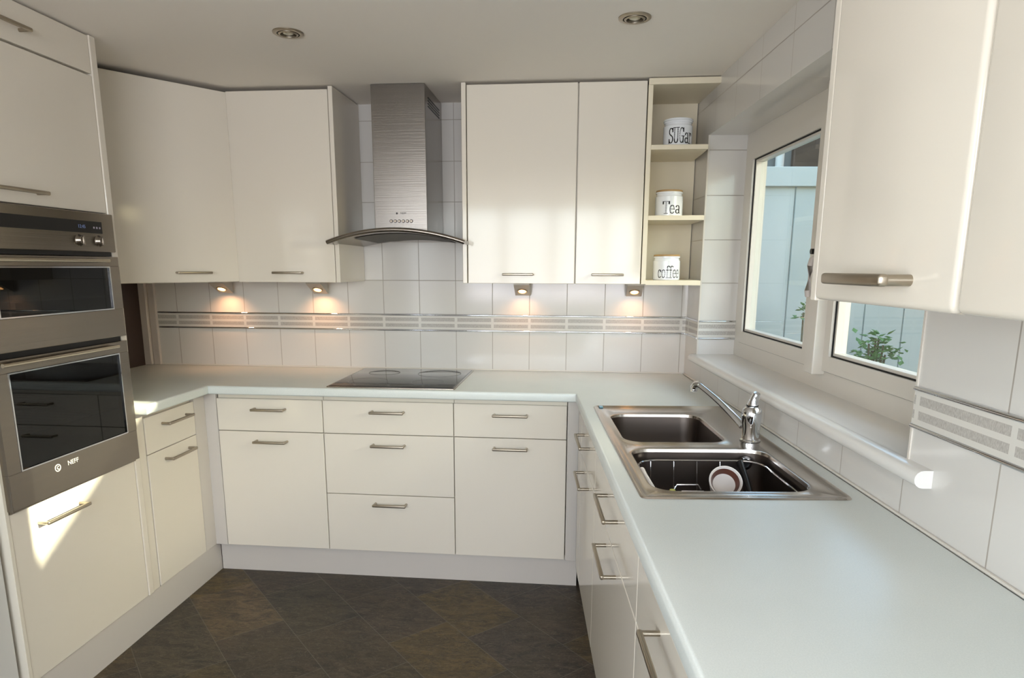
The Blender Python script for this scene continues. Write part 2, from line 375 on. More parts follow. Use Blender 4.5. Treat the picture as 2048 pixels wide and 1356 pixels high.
for ya, yb in ((-1.046, -.297), (-1.881, -1.150)):
    obj('gasket', ring_box(B(), .1685, .175, ya-.0035, yb+.0035, 1.1205, 1.9615, .02), GASK, wn)
    s_ = B(); ring_box(s_, .160, .215, ya, yb, 1.124, 1.958, .050)
    so = obj('window_sash', s_, UPVC, wn)
    obj('glazing_bead', ring_box(B(), .172, .205, ya+.054, yb-.054, 1.178, 1.904, .009), UPVC, so)
    obj('glazing_gasket', ring_box(B(), .168, .206, ya+.0495, yb-.0495, 1.1735, 1.9085, .0045), GASK, so)
    obj('pane', box(.190, .194, ya+.05, yb-.05, 1.174, 1.908), GLASS, so)
hb = B(); bx(hb, .140, .162, -1.090, -1.066, 1.43, 1.50, bev=.004); tube(hb, [(.145, -1.078, 1.485), (.134, -1.078, 1.48), (.130, -1.078, 1.46), (.128, -1.078, 1.38), (.132, -1.078, 1.36)], .011, 12)
obj('sash_handle', hb, FRAMEW, wn, True)
obj('handle_button', cyl(B(), (.150, -1.075, 1.507), (.128, -1.075, 1.507), .009), BLACK, wn, True)
# sill with bullnose
bm = B(); prof = []
for i in range(9):
    a = math.radians(90+180*i/8); prof.append((-.018+.0185*math.cos(a), 1.0375+.0185*math.sin(a)))
prof += [(0, 1.019), (0, 1.019)]
ya, yb = -2.036, -.21
sec = prof[:9]+[(.0, 1.019), (.0, 1.056)]
ra = [bm.verts.new((x, ya, z)) for x, z in sec]; rb = [bm.verts.new((x, yb, z)) for x, z in sec]
bridge(bm, ra, rb); bm.faces.new(ra); bm.faces.new(rb[::-1])
bx(bm, -.001, .172, y0, y1, 1.03, 1.056)
obj('window_sill', bm, SILLM, wn, True)

# outside
struct('ground', box(2.6, 16, -8, 9, -.4, -.2), PAVE)
f = thing('painted_fence', 'pale blue painted board fence with a wide top rail outside the window', 'fence', rot(3.0, 1.3, -.2), T)
bm = B(); x = -.35
while x < 2.8:
    bx(bm, x, x+.262, 0, .02, 0, 2.2, bev=.003); x += .27
obj('board_panel', bm, AQUA, f)
obj('top_rail', box(-.35, 3.08, -.035, 0, 2.185, 2.31, bev=.004), AQUA, f)
for px_ in (1.35, 2.95): obj('fence_post', box(px_, px_+.09, .02, .11, 0, 2.35), AQUA, f)
g_ = thing('outbuilding', 'grey rendered and brown brick building behind the blue fence', 'building', rot(3.2, 3.4, -.2), T)
obj('rendered_wall', box(-.6, .75, 0, .3, 0, 3.4), REND, g_)
obj('brick_wall', box(.75, 3.2, -.05, .3, 0, 3.2), BRICK, g_)
obj('drainpipe', cyl(B(), (.62, -.06, 0), (.62, -.06, 3.3), .04), UPVC, g_, True)
# added unseen house shape: its gable slope cuts the low sun to a patch
n_ = thing('sun_blocker_house', 'unseen brown brick house shape with a pitched roof, added to block the low sun', 'house', (6.3, 0, -.2))
bm = B()
gp = [(-3.4, 0), (6.6, 0), (6.6, 2.9), (5.9, 2.52), (1.4, 5.30), (-3.4, 2.12)]
a = [bm.verts.new((0, y, z)) for y, z in gp]; b = [bm.verts.new((4, y, z)) for y, z in gp]; bridge(bm, a, b); bm.faces.new(a); bm.faces.new(b[::-1])
obj('brick_wall', bm, BRICK, n_)
bm = B()
for (ya_, za_), (yb_, zb_) in (((-3.7, 1.83), (1.4, 5.22)), ((1.4, 5.22), (6.9, 2.03))):
    vs = [bm.verts.new(p) for p in ((-.15, ya_, za_), (4.1, ya_, za_), (4.1, yb_, zb_), (-.15, yb_, zb_), (-.15, ya_, za_+.1), (4.1, ya_, za_+.1), (4.1, yb_, zb_+.1), (-.15, yb_, zb_+.1))]
    for q in ((0, 1, 2, 3), (4, 5, 6, 7), (0, 1, 5, 4), (1, 2, 6, 5), (2, 3, 7, 6), (3, 0, 4, 7)): bm.faces.new([vs[i] for i in q])
obj('blocker_roof', bm, ROOFM, n_)
def plant(lx, ly, h, sc_, nl, label, seed):
    rnd = random.Random(seed)
    t = thing('garden_shrub', label, 'plant', rot(lx, ly, -.2), T, None)
    bm = B(); bl = B(); tips = []
    for k in range(max(2, nl//16)):
        a = rnd.uniform(0, 6.28); r = sc_*rnd.uniform(.1, .6); tip = Vector((r*math.cos(a), r*math.sin(a), h*rnd.uniform(.86, 1)))
        tube(bm, [(0, 0, 0), (tip.x*.3, tip.y*.3, h*.5), tuple(tip)], .006, 6); tips.append(tip)
    for k in range(nl):
        c = rnd.choice(tips) + Vector((rnd.gauss(0, .4)*sc_, rnd.gauss(0, .4)*sc_, rnd.uniform(-.8, .3)*sc_))
        a = rnd.uniform(0, 6.28); L = rnd.uniform(.04, .07); up = rnd.uniform(-.5, .8)
        d = Vector((math.cos(a), math.sin(a), up)).normalized(); s = d.cross(Vector((0, 0, 1))).normalized()*L*.3
        nrm = Vector((0, 0, .006))
        v = [bl.verts.new(c), bl.verts.new(c+d*L*.35+s+nrm), bl.verts.new(c+d*L), bl.verts.new(c+d*L*.35-s+nrm), bl.verts.new(c+d*L*.5-nrm)]
        for q in ((0, 1, 4), (1, 2, 4), (2, 3, 4), (3, 0, 4)): bl.faces.new([v[i] for i in q])
    obj('stem', bm, STEM, t); obj('foliage', bl, LEAF, t)
plant(3.62, .9, 1.24, .12, 150, 'bushy green shrub behind the right-hand window pane', 3)
plant(3.15, .9, 1.42, .06, 34, 'thin leafy sprig behind the left-hand window pane', 5)

# ------------------------------------------------------------------ kitchen units
def d_handle(w_, rad=.0058, out=.036):
    """bow handle centred at origin along x, standing off toward -y"""
    bm = B(); h = w_/2
    bx(bm, -h, h, -out-rad*.9, -out+rad*.9, -rad, rad, bev=rad*.6, seg=3)
    for s in (-1, 1):
        cyl(bm, (s*(h-rad), 0, 0), (s*(h-rad), -out, 0), rad*.93, n=14)
    return bm
def front(name, x0, x1, z0, z1, parent, hz=None, hw=.155, hx=None, y=0.0, th=.018):
    f_ = obj(name, box(x0+.0015, x1-.0015, y, y+th, z0+.0015, z1-.0015, bev=.0022), CREAM, parent)
    if hz is not None:
        o = obj('handle', d_handle(hw), SATIN, f_, True, loc=((x0+x1)/2 if hx is None else hx, y, hz))
    return f_
def carcass(x0, x1, y0, y1, z0, z1, parent, name='carcass'):
    return obj(name, box(x0, x1, y0, y1, z0, z1), CARC, parent)
ZP, ZD, ZG, ZM = .146, .862, .709, .423
YD = -.556
def base(label, x0, w_, kind, loc, rz, hxs=None, hw=.155, group='base cabinets under the worktop', hollow=False):
    t = thing('base_cabinet', label, 'cabinet', loc, rz, group)
    if hollow:
        bm = B(); bx(bm, .001, .017, .0195, .545, ZP, ZT-.041); bx(bm, w_-.017, w_-.001, .0195, .545, ZP, ZT-.041); bx(bm, .017, w_-.017, .0195, .545, ZP, ZP+.016); bx(bm, .017, w_-.017, .537, .545, ZP+.016, ZT-.041)
        bx(bm, .017, w_-.017, .0195, .024, ZP+.016, ZT-.2); obj('carcass', bm, CARC, t)
    else: carcass(.001, w_-.001, .0195, .545, ZP, ZT-.041, t)
    hz = ((ZD+ZG)/2+.03, ZG-.045, ZM-.04)
    hx = None if hxs is None else hxs
    if kind == 'dd': front('drawer', 0, w_, ZG, ZD, t, .816, hw, hx); front('door', 0, w_, ZP, ZG, t, .665, hw, hx)
    if kind == 'ddd': front('drawer', 0, w_, ZG, ZD, t, .816, hw, hx); front('drawer', 0, w_, ZM, ZG, t, .662, hw, hx); front('drawer', 0, w_, ZP, ZM, t, .383, hw, hx)
    return t
base('cream base cabinet left of the three-drawer unit, drawer over door', 0, .502, 'dd', (0, YD, 0), 0, hxs=.256)
base('cream base cabinet with three stacked drawers under the hob', 0, .60, 'ddd', (.502, YD, 0), 0, hxs=.303)
base('cream base cabinet right of the three-drawer unit, drawer over door', 0, .502, 'dd', (1.102, YD, 0), 0, hxs=.254)
# right run, fronts face the room (local x runs toward the camera)
RZ = T - math.pi/2
for i, (ya, wd_, hc, lab) in enumerate(((-.715, .50, .216, 'cream base cabinet under the sink, farthest along the window side'),
                                      (-1.215, .80, .405, 'cream base cabinet under the front of the sink, middle of window side'),
                                      (-2.015, .60, .325, 'cream base cabinet along the window side, nearest the camera'))):
    base(lab, 0, wd_, 'dd', rot(1.604, ya, 0), RZ, hxs=hc, hw=.212, hollow=(i < 2))
base('cream base cabinet at the near end under the long worktop', 0, .50, 'dd', rot(1.604, -2.615, 0), RZ, hw=.212)
# left run
bl_ = base('cream base cabinet beside the oven tower, drawer over door', 0, .345, 'dd', (-.057, -.985, 0), math.pi/2, hxs=.195, hw=.180)
obj('filler_strip', box(-.048, -.002, .003, .020, ZP, ZT-.041, bev=.0015), CREAM, bl_)
# corner posts and plinths
t = thing('corner_filler', 'cream corner filler panel left of the back run of drawers', 'panel', (-.057, -.64, 0))
bm = B(); bx(bm, -.018, 0, 0, .085, ZP, ZT-.041, bev=.002); bx(bm, -.018, .056, .085, .103, ZP, ZT-.041, bev=.002); obj('panel', bm, PLIN, t)
t = thing('corner_filler', 'cream corner filler panel where the back run meets the sink side', 'panel', (1.605, YD, 0))
bm = B(); bx(bm, .001, .052, 0, .018, ZP-.005, ZT-.041, bev=.004); obj('panel', bm, PLIN, t)
t = thing('corner_filler', 'cream corner filler panel beside the farthest sink-side cabinet', 'panel', rot(1.604, -.716, 0), T)
obj('panel', box(0, .018, .001, .140, ZP, ZT-.041, bev=.002), CREAM, t)
tag(obj('plinth', box(-.06, 1.66, 0, .016, 0, ZP-.002), PLIN, loc=(0, -.511, 0)), 'white plinth under the back run of cabinets', 'plinth', 'plinths at the foot of the cabinets')
tag(obj('plinth', box(-.016, 0, -1.655, -.511, 0, ZP-.002), PLIN, loc=(-.063, 0, 0)), 'white plinth under the oven tower and left cabinets', 'plinth', 'plinths at the foot of the cabinets')
tag(obj('plinth', box(0, .016, -3.1, -.66, 0, ZP-.002), CREAM, loc=rot(1.635, .17, 0), rz=T), 'cream plinth under the sink side cabinets', 'plinth', 'plinths at the foot of the cabinets')

# worktop, one continuous U with the sink opening
def edge_at(x, yw):                              # world point on local line x, at world y
    c, s = math.cos(T), math.sin(T); ly = (yw-(x-XW)*s)/c; p = rot(x, ly); return (p.x, p.y)
SX0, SX1, SY0, SY1 = 1.636, 2.128, -1.852, -.812
hole = [tuple(rot(x, y)[:2]) for x, y in rrect(SX0+.02, SX1-.02, SY0+.02, SY1-.02, .03, 4)]
e0 = edge_at(1.590, -.60); n0 = rot(1.590, -3.15); n1 = rot(2.178, -3.15); n2 = rot(2.178, -.004)
poly = [(XL+.001, -1.034), (-.006, -1.034), (-.006, -.602), e0, (n0.x, n0.y), (n1.x, n1.y), (n2.x, n2.y), (XL+.001, -.002)]
wt = obj('worktop', slab(B(), poly, ZT-.040, ZT, .010, [hole], 4, .008), WORK, None, True)
tag(wt, 'pale mint grey U-shaped laminate worktop running round the kitchen', 'worktop')
# white sealant line
bm = B(); bx(bm, -.61, 2.17, -.006, 0, ZT, ZT+.006); 
obj('sealant_bead', bm, UPVC, wt)
bm = B(); bx(bm, -.007, 0, -3.1, -.01, ZT, ZT+.006, bev=.002); obj('sealant_bead', bm, UPVC, wt, loc=(XW, 0, 0), rz=T)

# hob
t = thing('hob', 'black glass built-in electric hob set in the back worktop', 'hob', (.533, -.578, ZT))
obj('hob_glass', slab(B(), rrect(.008, .572, .010, .535, .006), .0005, .0065, .002), HOBG, t, True)
obj('steel_trim', slab(B(), rrect(0, .580, 0, .545, .008), 0, .0045, .002), STEEL, t, True)
ZN = pm('hob_zone_print', (30, 29, 29), .08)
for i, (cx, cy, r) in enumerate(((.15, .14, .09), (.43, .14, .075), (.15, .40, .075), (.43, .40, .105))):
    bm = B(); lathe(bm, [(r, .0066), (r+.0025, .0066), (r+.0025, .0069), (r, .0069), (r, .0066)], (cx, cy, 0), 40); obj('cooking_zone', bm, ZN, t)

# oven tower ------------------------------------------------------------------
TX, TYa, TYb = -.057, -1.655, -1.035
t = thing('tall_oven_cabinet', 'tall cream oven cabinet at the left with doors above and below the ovens', 'cabinet', (TX, TYa, 0), math.pi/2)
W_ = TYb-TYa
# local: x 0..W (toward back wall), y>0 into the cabinet
obj('side_panel', box(0, .012, -.002, .58, ZP, ZC-.004), CARC, t); obj('side_panel', box(W_-.030, W_, -.004, .60, ZP, ZC-.004, bev=.003), CREAM, t)
bm = B(); bx(bm, .012, W_-.030, .02, .58, ZP, .705); bx(bm, .012, W_-.030, .02, .58, 1.640, ZC-.004); bx(bm, .012, W_-.03, .56, .58, .705, 1.64); obj('carcass', bm, CARC, t)
front('door', .012, W_-.030, ZP, .712, t, .648, .190, .205)
front('door', .012, W_-.030, 1.636, 2.100, t, 1.675, .200, .190)
front('door', .012, W_-.030, 2.104, ZC-.006, t, 2.150, .200, .200)

def text_obj(s, size, mat, parent, loc, roteul, name='lettering', sx=1):
    cu = bpy.data.curves.new(name, 'FONT'); cu.body = s; cu.size = size; cu.extrude = .0003; cu.align_x = 'CENTER'; cu.align_y = 'CENTER'; cu.offset = .0
    tmp = bpy.data.objects.new('tmp', cu); COL.objects.link(tmp)
    me = bpy.data.meshes.new_from_object(tmp.evaluated_get(bpy.context.evaluated_depsgraph_get())); bpy.data.objects.remove(tmp)
    me.materials.clear(); me.materials.append(mat)
    o = bpy.data.objects.new(name, me); COL.objects.link(o); o.parent = parent; o.location = loc; o.rotation_euler = roteul; o.scale = (sx, 1, 1)
    return o
# double oven, a thing of its own slid into the tower
OX = W_-.030
o_ = thing('built_in_double_oven', 'stainless steel built-in double oven with dark glass doors', 'oven', (TX, TYa, 0), math.pi/2)
FX0, FX1 = .013, OX-.001
obj('control_panel', box(FX0, FX1, -.020, .02, 1.500, 1.633, bev=.003), STEEL, o_)
dp = obj('display', box(FX0+.03, FX1-.062, -.0215, -.018, 1.563, 1.603), BLACK, o_)
text_obj('12:45', .016, pm('display_digits', (120, 140, 190), .5), dp, (FX1-.16, -.0222, 1.583), (math.pi/2, 0, 0), 'digits')
bm = B()
for k in range(3): bx(bm, FX1-.105+k*.014, FX1-.099+k*.014, -.0223, -.021, 1.579, 1.585)
obj('display_symbols', bm, pm('display_symbols', (170, 160, 180), .5), dp)
for kx in (FX1-.175, FX1-.083):
    bm = B(); lathe(bm, [(0, .015), (.0135, .015), (.0155, .012), (.017, .003), (.020, 0), (0, 0)], n=24, mat=Matrix.Rotation(math.pi/2, 4, 'X'))
    bx(bm, -.0035, .0035, -.019, -.006, -.015, .015, bev=.0015)
    obj('control_knob', bm, STEEL, o_, True, loc=(kx, -.020, 1.537))
obj('cavity_vent', box(FX0+.01, FX1-.01, -.006, .02, 1.486, 1.500), BLACK, o_)
def oven_door(z0, z1, gz0, gz1, hz):
    bm = B()
    bx(bm, FX0-.004, FX1+.004, -.022, .0, z0, gz0, bev=.002); bx(bm, FX0-.004, FX1+.004, -.022, .0, gz1, z1, bev=.002)
    bx(bm, FX0-.004, FX0+.045, -.022, .0, gz0, gz1); bx(bm, FX1-.046, FX1+.004, -.022, .0, gz0, gz1)
    d = obj('oven_door', bm, STEEL, o_)
    obj('glass_panel', box(FX0+.046, FX1-.047, -.019, -.015, gz0+.001, gz1-.001), OVENG, d)
    obj('glass_trim', ring_xz(B(), FX0+.045, FX1-.046, gz0, gz1, -.0235, -.019, .004), CHROME, d)
    bm = B(); tube(bm, [(FX0+.01, -.042, hz), (FX1-.072, -.042, hz)], .0062, 14)
    for hx in (FX0+.04, FX1-.082): cyl(bm, (hx, -.022, hz), (hx, -.042, hz), .005)
    obj('handle', bm, STEELB, d, True)
    bm = B(); a0, a1, b0, b1 = FX0+.03, FX1-.03, gz0-.02, gz1+.01
    bx(bm, a0, a1, .38, .385, b0, b1); bx(bm, a0, a1, 0.0, .38, b0-.004, b0); bx(bm, a0, a1, 0.0, .38, b1, b1+.004); bx(bm, a0-.004, a0, 0, .385, b0, b1); bx(bm, a1, a1+.004, 0, .385, b0, b1)
    obj('oven_cavity', bm, DIM, o_)
    for k in range(2 if gz1-gz0 > .2 else 1):
        zz = gz0+(gz1-gz0)*(.3+.33*k); bm = B(); cyl(bm, (a0, .02, zz), (a1, .02, zz), .0035, n=8); cyl(bm, (a0, .34, zz), (a1, .34, zz), .0035, n=8)
        for q in range(13): xx = a0+.02+q*(a1-a0-.04)/12; cyl(bm, (xx, .02, zz), (xx, .34, zz), .0018, n=6)
        obj('oven_rack', bm, RACK, o_, True)
    return d
def ring_xz(bm, xa, xb, za, zb, ya, yb, wd):
    bx(bm, xa, xb, ya, yb, za, za+wd); bx(bm, xa, xb, ya, yb, zb-wd, zb); bx(bm, xa, xa+wd, ya, yb, za+wd, zb-wd); bx(bm, xb-wd, xb, ya, yb, za+wd, zb-wd); return bm
oven_door(1.198, 1.484, 1.298, 1.450, 1.470)
ld = oven_door(.722, 1.180, .836, 1.138, 1.166)
obj('vent_gap', box(FX0+.01, FX1-.01, -.006, .02, 1.180, 1.198), BLACK, o_)
obj('lower_trim', box(FX0, FX1, -.008, .02, .713, .722), STEEL, o_)
bm = B(); lathe(bm, [(.0095, 0), (.0125, 0), (.0125, .0012), (.0095, .0012), (.0095, 0)], n=28, mat=Matrix.Rotation(math.pi/2, 4, 'X'))
bx(bm, -.004, .004, -.0012, 0, -.006, -.003); bx(bm, -.004, -.001, -.0012, 0, -.006, .006); bx(bm, -.004, .004, -.0012, 0, .003, .006)
obj('round_emblem', bm, LOGO, ld, loc=(.195, -.022, .806))
text_obj('NEFF', .022, LOGO, ld, (.262, -.0225, .808), (math.pi/2, 0, 0))

# ------------------------------------------------------------------ wall cabinets on the back wall
ZU0, ZU1, YU = 1.380, 2.214, -.357
UG = 'cream wall cabinets on the back wall'
def bar_handle(w_): return d_handle(w_, .0052, .030)
def udoor(x0, x1, z0, z1, parent, hx, hz=1.424, hw=.142, y=0.0):
    f_ = obj('door', box(x0+.0015, x1-.0015, y, y+.018, z0, z1, bev=.0022), CREAM, parent)
    obj('handle', bar_handle(hw), SATIN, f_, True, loc=(hx, y, hz)); return f_
# corner cabinet with angled door
t = thing('wall_cabinet', 'cream corner wall cabinet with angled door next to the oven tower', 'cabinet', (XL, 0, ZU0), 0, UG)
bm = B(); pts = [(0.002, -1.03), (.345, -1.03), (.345, -.882), (.722, -.372), (.722, -.004), (.002, -.004)]
slab(bm, pts, 0, ZC-ZU0-.022, .001); obj('carcass', bm, CARC, t)
p0, p1 = Vector((.345, -.869)), Vector((.743, -.357)); L = (p1-p0).length; ang = math.atan2(p1.y-p0.y, p1.x-p0.x)
dr = obj('door', box(.002, L+.004, -.000, .018, .002, ZU1-ZU0+.002, bev=.0022), CREAM, t, loc=(p0.x+.006, p0.y-.004, 0), rz=ang)
obj('handle', bar_handle(.150), SATIN, dr, True, loc=(L-.205, 0, .044))
t = thing('wall_cabinet', 'cream single-door wall cabinet between the corner cabinet and the hood', 'cabinet', (.047, YU, ZU0), 0, UG)
carcass(0, .474, .02, -YU-.002, 0, ZC-ZU0-.022, t); udoor(0, .474, .0, ZU1-ZU0+.006, t, .250, .044)
obj('end_panel', box(.476, .496, -.004, -YU-.002, 0, ZC-ZU0-.004, bev=.002), CREAM, t)
t = thing('wall_cabinet', 'cream double-door wall cabinet between the hood and the open shelves', 'cabinet', (1.117, YU, ZU0), 0, UG)
obj('end_panel', box(0, .020, -.004, -YU-.002, 0, ZC-ZU0-.003, bev=.002), CREAM, t)
carcass(.022, .796, .02, -YU-.002, 0, ZC-ZU0-.012, t)
udoor(.022, .505, .0, ZC-ZU0-.012, t, .252, .041, .140); udoor(.507, .796, .0, ZC-ZU0-.012, t, .650, .041, .142)
# open shelf unit
t = thing('open_shelf_unit', 'cream open corner shelf unit holding three canisters', 'shelf unit', (1.916, YU, ZU0), 0)
obj('side_panel', box(0, .020, 0, .355, 0, ZC-ZU0-.004, bev=.0015), SHELFW, t)
obj('back_panel', box(.020, .262, .345, .355, 0, ZC-ZU0-.004), SHELFW, t)
obj('top_board', box(0, .299, -.008, .345, ZC-ZU0-.030, ZC-ZU0-.004, bev=.003), SHELFW, t)
for i, z in enumerate((.0, .276, .568)):
    poly_ = [(.020, 0.0), (.258, 0.0), (.258, .10), (.250, .345), (.020, .345)]
    bm = B(); slab(bm, poly_, z-.003 if i == 0 else z, z+.018 if i == 0 else z+.020, .003); obj('shelf', bm, SHELFW, t, True)
# wall cabinet in the foreground on the window wall
t = thing('wall_cabinet', 'large cream wall cabinet in the right foreground with a thick bar handle', 'cabinet', rot(1.840, -2.198, 1.400), RZ, 'wall cabinets on the window side')
carcass(0.001, .700, .0195, .338, 0.001, ZC-1.404, t)
obj('end_panel', box(-.018, 0, .002, .338, .0, ZC-1.404, bev=.002), CREAM, t)
def fdoor(x0, x1):
    bm = B(); bx(bm, x0, x1, 0, .019, .002, ZC-1.408, bev=.009, seg=5); return obj('door', bm, CREAM, t, True)
d = fdoor(.000, .359); 
obj('handle', d_handle(.163, .0080, .036), SATIN, d, True, loc=(.196, 0, .038))
fdoor(.362, .700)

# under-cabinet lamps
pk = None
for i, (px_, lab) in enumerate(((-.193, 'small lit lamp under the corner wall cabinet, nearest the oven'), (.320, 'small lit lamp under the cabinet left of the hood'), (1.365, 'small lit lamp under the wide double-door cabinet'), (1.912, 'small lit lamp under the cabinet end by the open shelves'))):
    zb = ZU0+.0005 if i < 2 else ZU0-.0005
    if pk is None:
        t = thing('under_cabinet_light', lab, 'lamp', (px_, -.14, zb), 0, 'lit lamps under the wall cabinets')
        bm = B(); hw = .038
        # wedge: slanted lower face looking down and forward
        vs = [bm.verts.new(p) for p in ((-hw, 0, 0), (hw, 0, 0), (hw, .10, 0), (-hw, .10, 0), (-hw, 0, -.012), (hw, 0, -.012), (hw, .10, -.066), (-hw, .10, -.066))]
        for q in ((0, 1, 2, 3), (4, 5, 6, 7), (0, 1, 5, 4), (1, 2, 6, 5), (2, 3, 7, 6), (3, 0, 4, 7)): bm.faces.new([vs[k] for k in q])
        obj('housing', bm, PUCK, t)
        sl = math.atan2(.054, .10)
        mt = Matrix.Translation((0, .056, -.0435)) @ Matrix.Rotation(-sl, 4, 'X') @ Matrix.Rotation(math.pi, 4, 'X')
        obj('lamp_ring', lathe(B(), [(.020, 0), (.026, 0), (.026, .003), (.020, .003), (.020, 0)], n=28, mat=mt), SATIN, t, True)
        obj('bulb', lathe(B(), [(0, .002), (.017, .002), (.019, 0), (0, 0)], n=28, mat=mt), LAMPG, t, True)
        pk = t
    else:
        t = copy_tree(pk); t.location = (px_, -.14, zb); t['label'] = lab
    l = lamp('under_cabinet_glow', 'SPOT', (px_, -.088, zb-.052), 2.3 if i < 2 else 1.2, (1.0, .52, .26), spot_size=math.radians(125), spot_blend=.9, shadow_soft_size=.015)
    aim(l, (0, .35, -1))

# ceiling downlights (off)
dl = None
for i, (x, y, lab) in enumerate(((.635, -1.01, 'recessed chrome ceiling downlight on the left, above the hood side'), (1.80, -1.045, 'recessed chrome ceiling downlight on the right, above the sink side'))):
    if dl is None:
        t = thing('ceiling_downlight', lab, 'ceiling light', (x, y, ZC), 0, 'recessed ceiling downlights')
        obj('bezel', lathe(B(), [(.052, 0), (.052, -.003), (.046, -.006), (.038, -.005), (.038, 0), (.052, 0)], n=40), SATIN, t, True)
        obj('gap_ring', lathe(B(), [(.0378, -.001), (.034, -.001), (.034, -.0005), (.0378, -.0005), (.0378, -.001)], n=40), BLACK, t)
        obj('tilt_ring', lathe(B(), [(.034, -.001), (.0335, -.006), (.027, -.008), (.0265, -.001), (.034, -.001)], n=40), SATIN, t, True)
        obj('reflector', lathe(B(), [(.0263, -.001), (.0255, -.0012), (.0185, -.0014), (.0185, -.001)], n=40), BLACK, t)
        obj('bulb', lathe(B(), [(.0183, -.001), (.017, -.0035), (.009, -.006), (0, -.007)], n=32), LAMPO, t, True)
        dl = t
    else: t = copy_tree(dl); t.location = (x, y, ZC); t['label'] = lab

# ------------------------------------------------------------------ cooker hood
t = thing('cooker_hood', 'stainless steel chimney cooker hood with curved canopy above the hob', 'cooker hood', (.837, 0, 1.55))
obj('chimney_cover', box(-.121, .121, -.360, -.002, .060, ZC-1.55-.002, bev=.002), STEELH, t)
bm = B()
for k in range(4): bx(bm, .1205, .1225, -.30+k*.012*0-.0, -.06, .60+k*.012, .605+k*.012)
obj('side_vents', bm, BLACK, t)
bm = B(); n = 24; hw = .307; th = .016
def cz(x): return .052*(1-(x/hw)**2)
def fy(x): return -.470-.030*(1-(x/hw)**2)
ta, tb, ba, bb = [], [], [], []
for i in range(n+1):
    x = -hw+2*hw*i/n
    ta.append(bm.verts.new((x, fy(x), cz(x)+th))); tb.append(bm.verts.new((x, -.002, cz(x)*.65+th)))
    ba.append(bm.verts.new((x, fy(x)-.003, cz(x)))); bb.append(bm.verts.new((x, -.002, cz(x)*.65)))
for i in range(n):
    for a, b in ((ta, tb), (tb, bb), (bb, ba), (ba, ta)): bm.faces.new((a[i], a[i+1], b[i+1], b[i]))
bm.faces.new((ta[0], tb[0], bb[0], ba[0])); bm.faces.new((ta[-1], ba[-1], bb[-1], tb[-1]))
obj('canopy', bm, STEELH, t, True)
obj('front_trim', tube(B(), [(-hw+2*hw*i/24, fy(-hw+2*hw*i/24)-.003, cz(-hw+2*hw*i/24)+.008) for i in range(25)], .0095, 12), STEEL, t, True)
bm = B(); fa, fb = [], []
for i in range(17):
    x = -.2+.4*i/16; fa.append(bm.verts.new((x, -.43, cz(x)*.96-.003))); fb.append(bm.verts.new((x, -.06, cz(x)*.70-.003)))
for i in range(16): bm.faces.new((fa[i], fa[i+1], fb[i+1], fb[i]))
bmesh.ops.solidify(bm, geom=bm.faces[:], thickness=.004)
obj('grease_filter', bm, pm('hood_filter', (150, 146, 140), .45, .8, var=((200, 200, 1), .3)), t)
bm = B()
for k in range(6): lathe(bm, [(0, 0), (.0075, 0), (.0068, .003), (0, .003)], n=18, c=(-.043+k*.0185, 0, 0))
bmesh.ops.transform(bm, matrix=Matrix.Translation((0, -.360, .105)) @ Matrix.Rotation(math.pi/2, 4, 'X'), verts=bm.verts)
b_ = B()
for k in range(6):
    q = B(); lathe(q, [(0, 0), (.0078, 0), (.0068, .0035), (0, .0035)], n=18, mat=Matrix.Translation((-.045+k*.0185, -.360, .105)) @ Matrix.Rotation(math.pi/2, 4, 'X'))
    obj('push_button', q, pm('hood_button', (70, 62, 62), .3, .5), t, True)
    q = B(); lathe(q, [(0, 0), (.0045, 0), (.0045, .0042), (0, .0042)], n=14, mat=Matrix.Translation((-.045+k*.0185, -.360, .105)) @ Matrix.Rotation(math.pi/2, 4, 'X'))
    obj('button_cap', q, SATIN, t, True)
bm.free(); b_.free()
text_obj('NEFF', .011, LOGOD, t, (.012, -.3605, .139), (math.pi/2, 0, 0), sx=1.1)
q = B(); lathe(q, [(0, 0), (.0042, 0), (.0042, .0006), (0, .0006)], n=16, mat=Matrix.Translation((-.018, -.360, .139)) @ Matrix.Rotation(math.pi/2, 4, 'X')); obj('round_emblem', q, LOGOD, t)

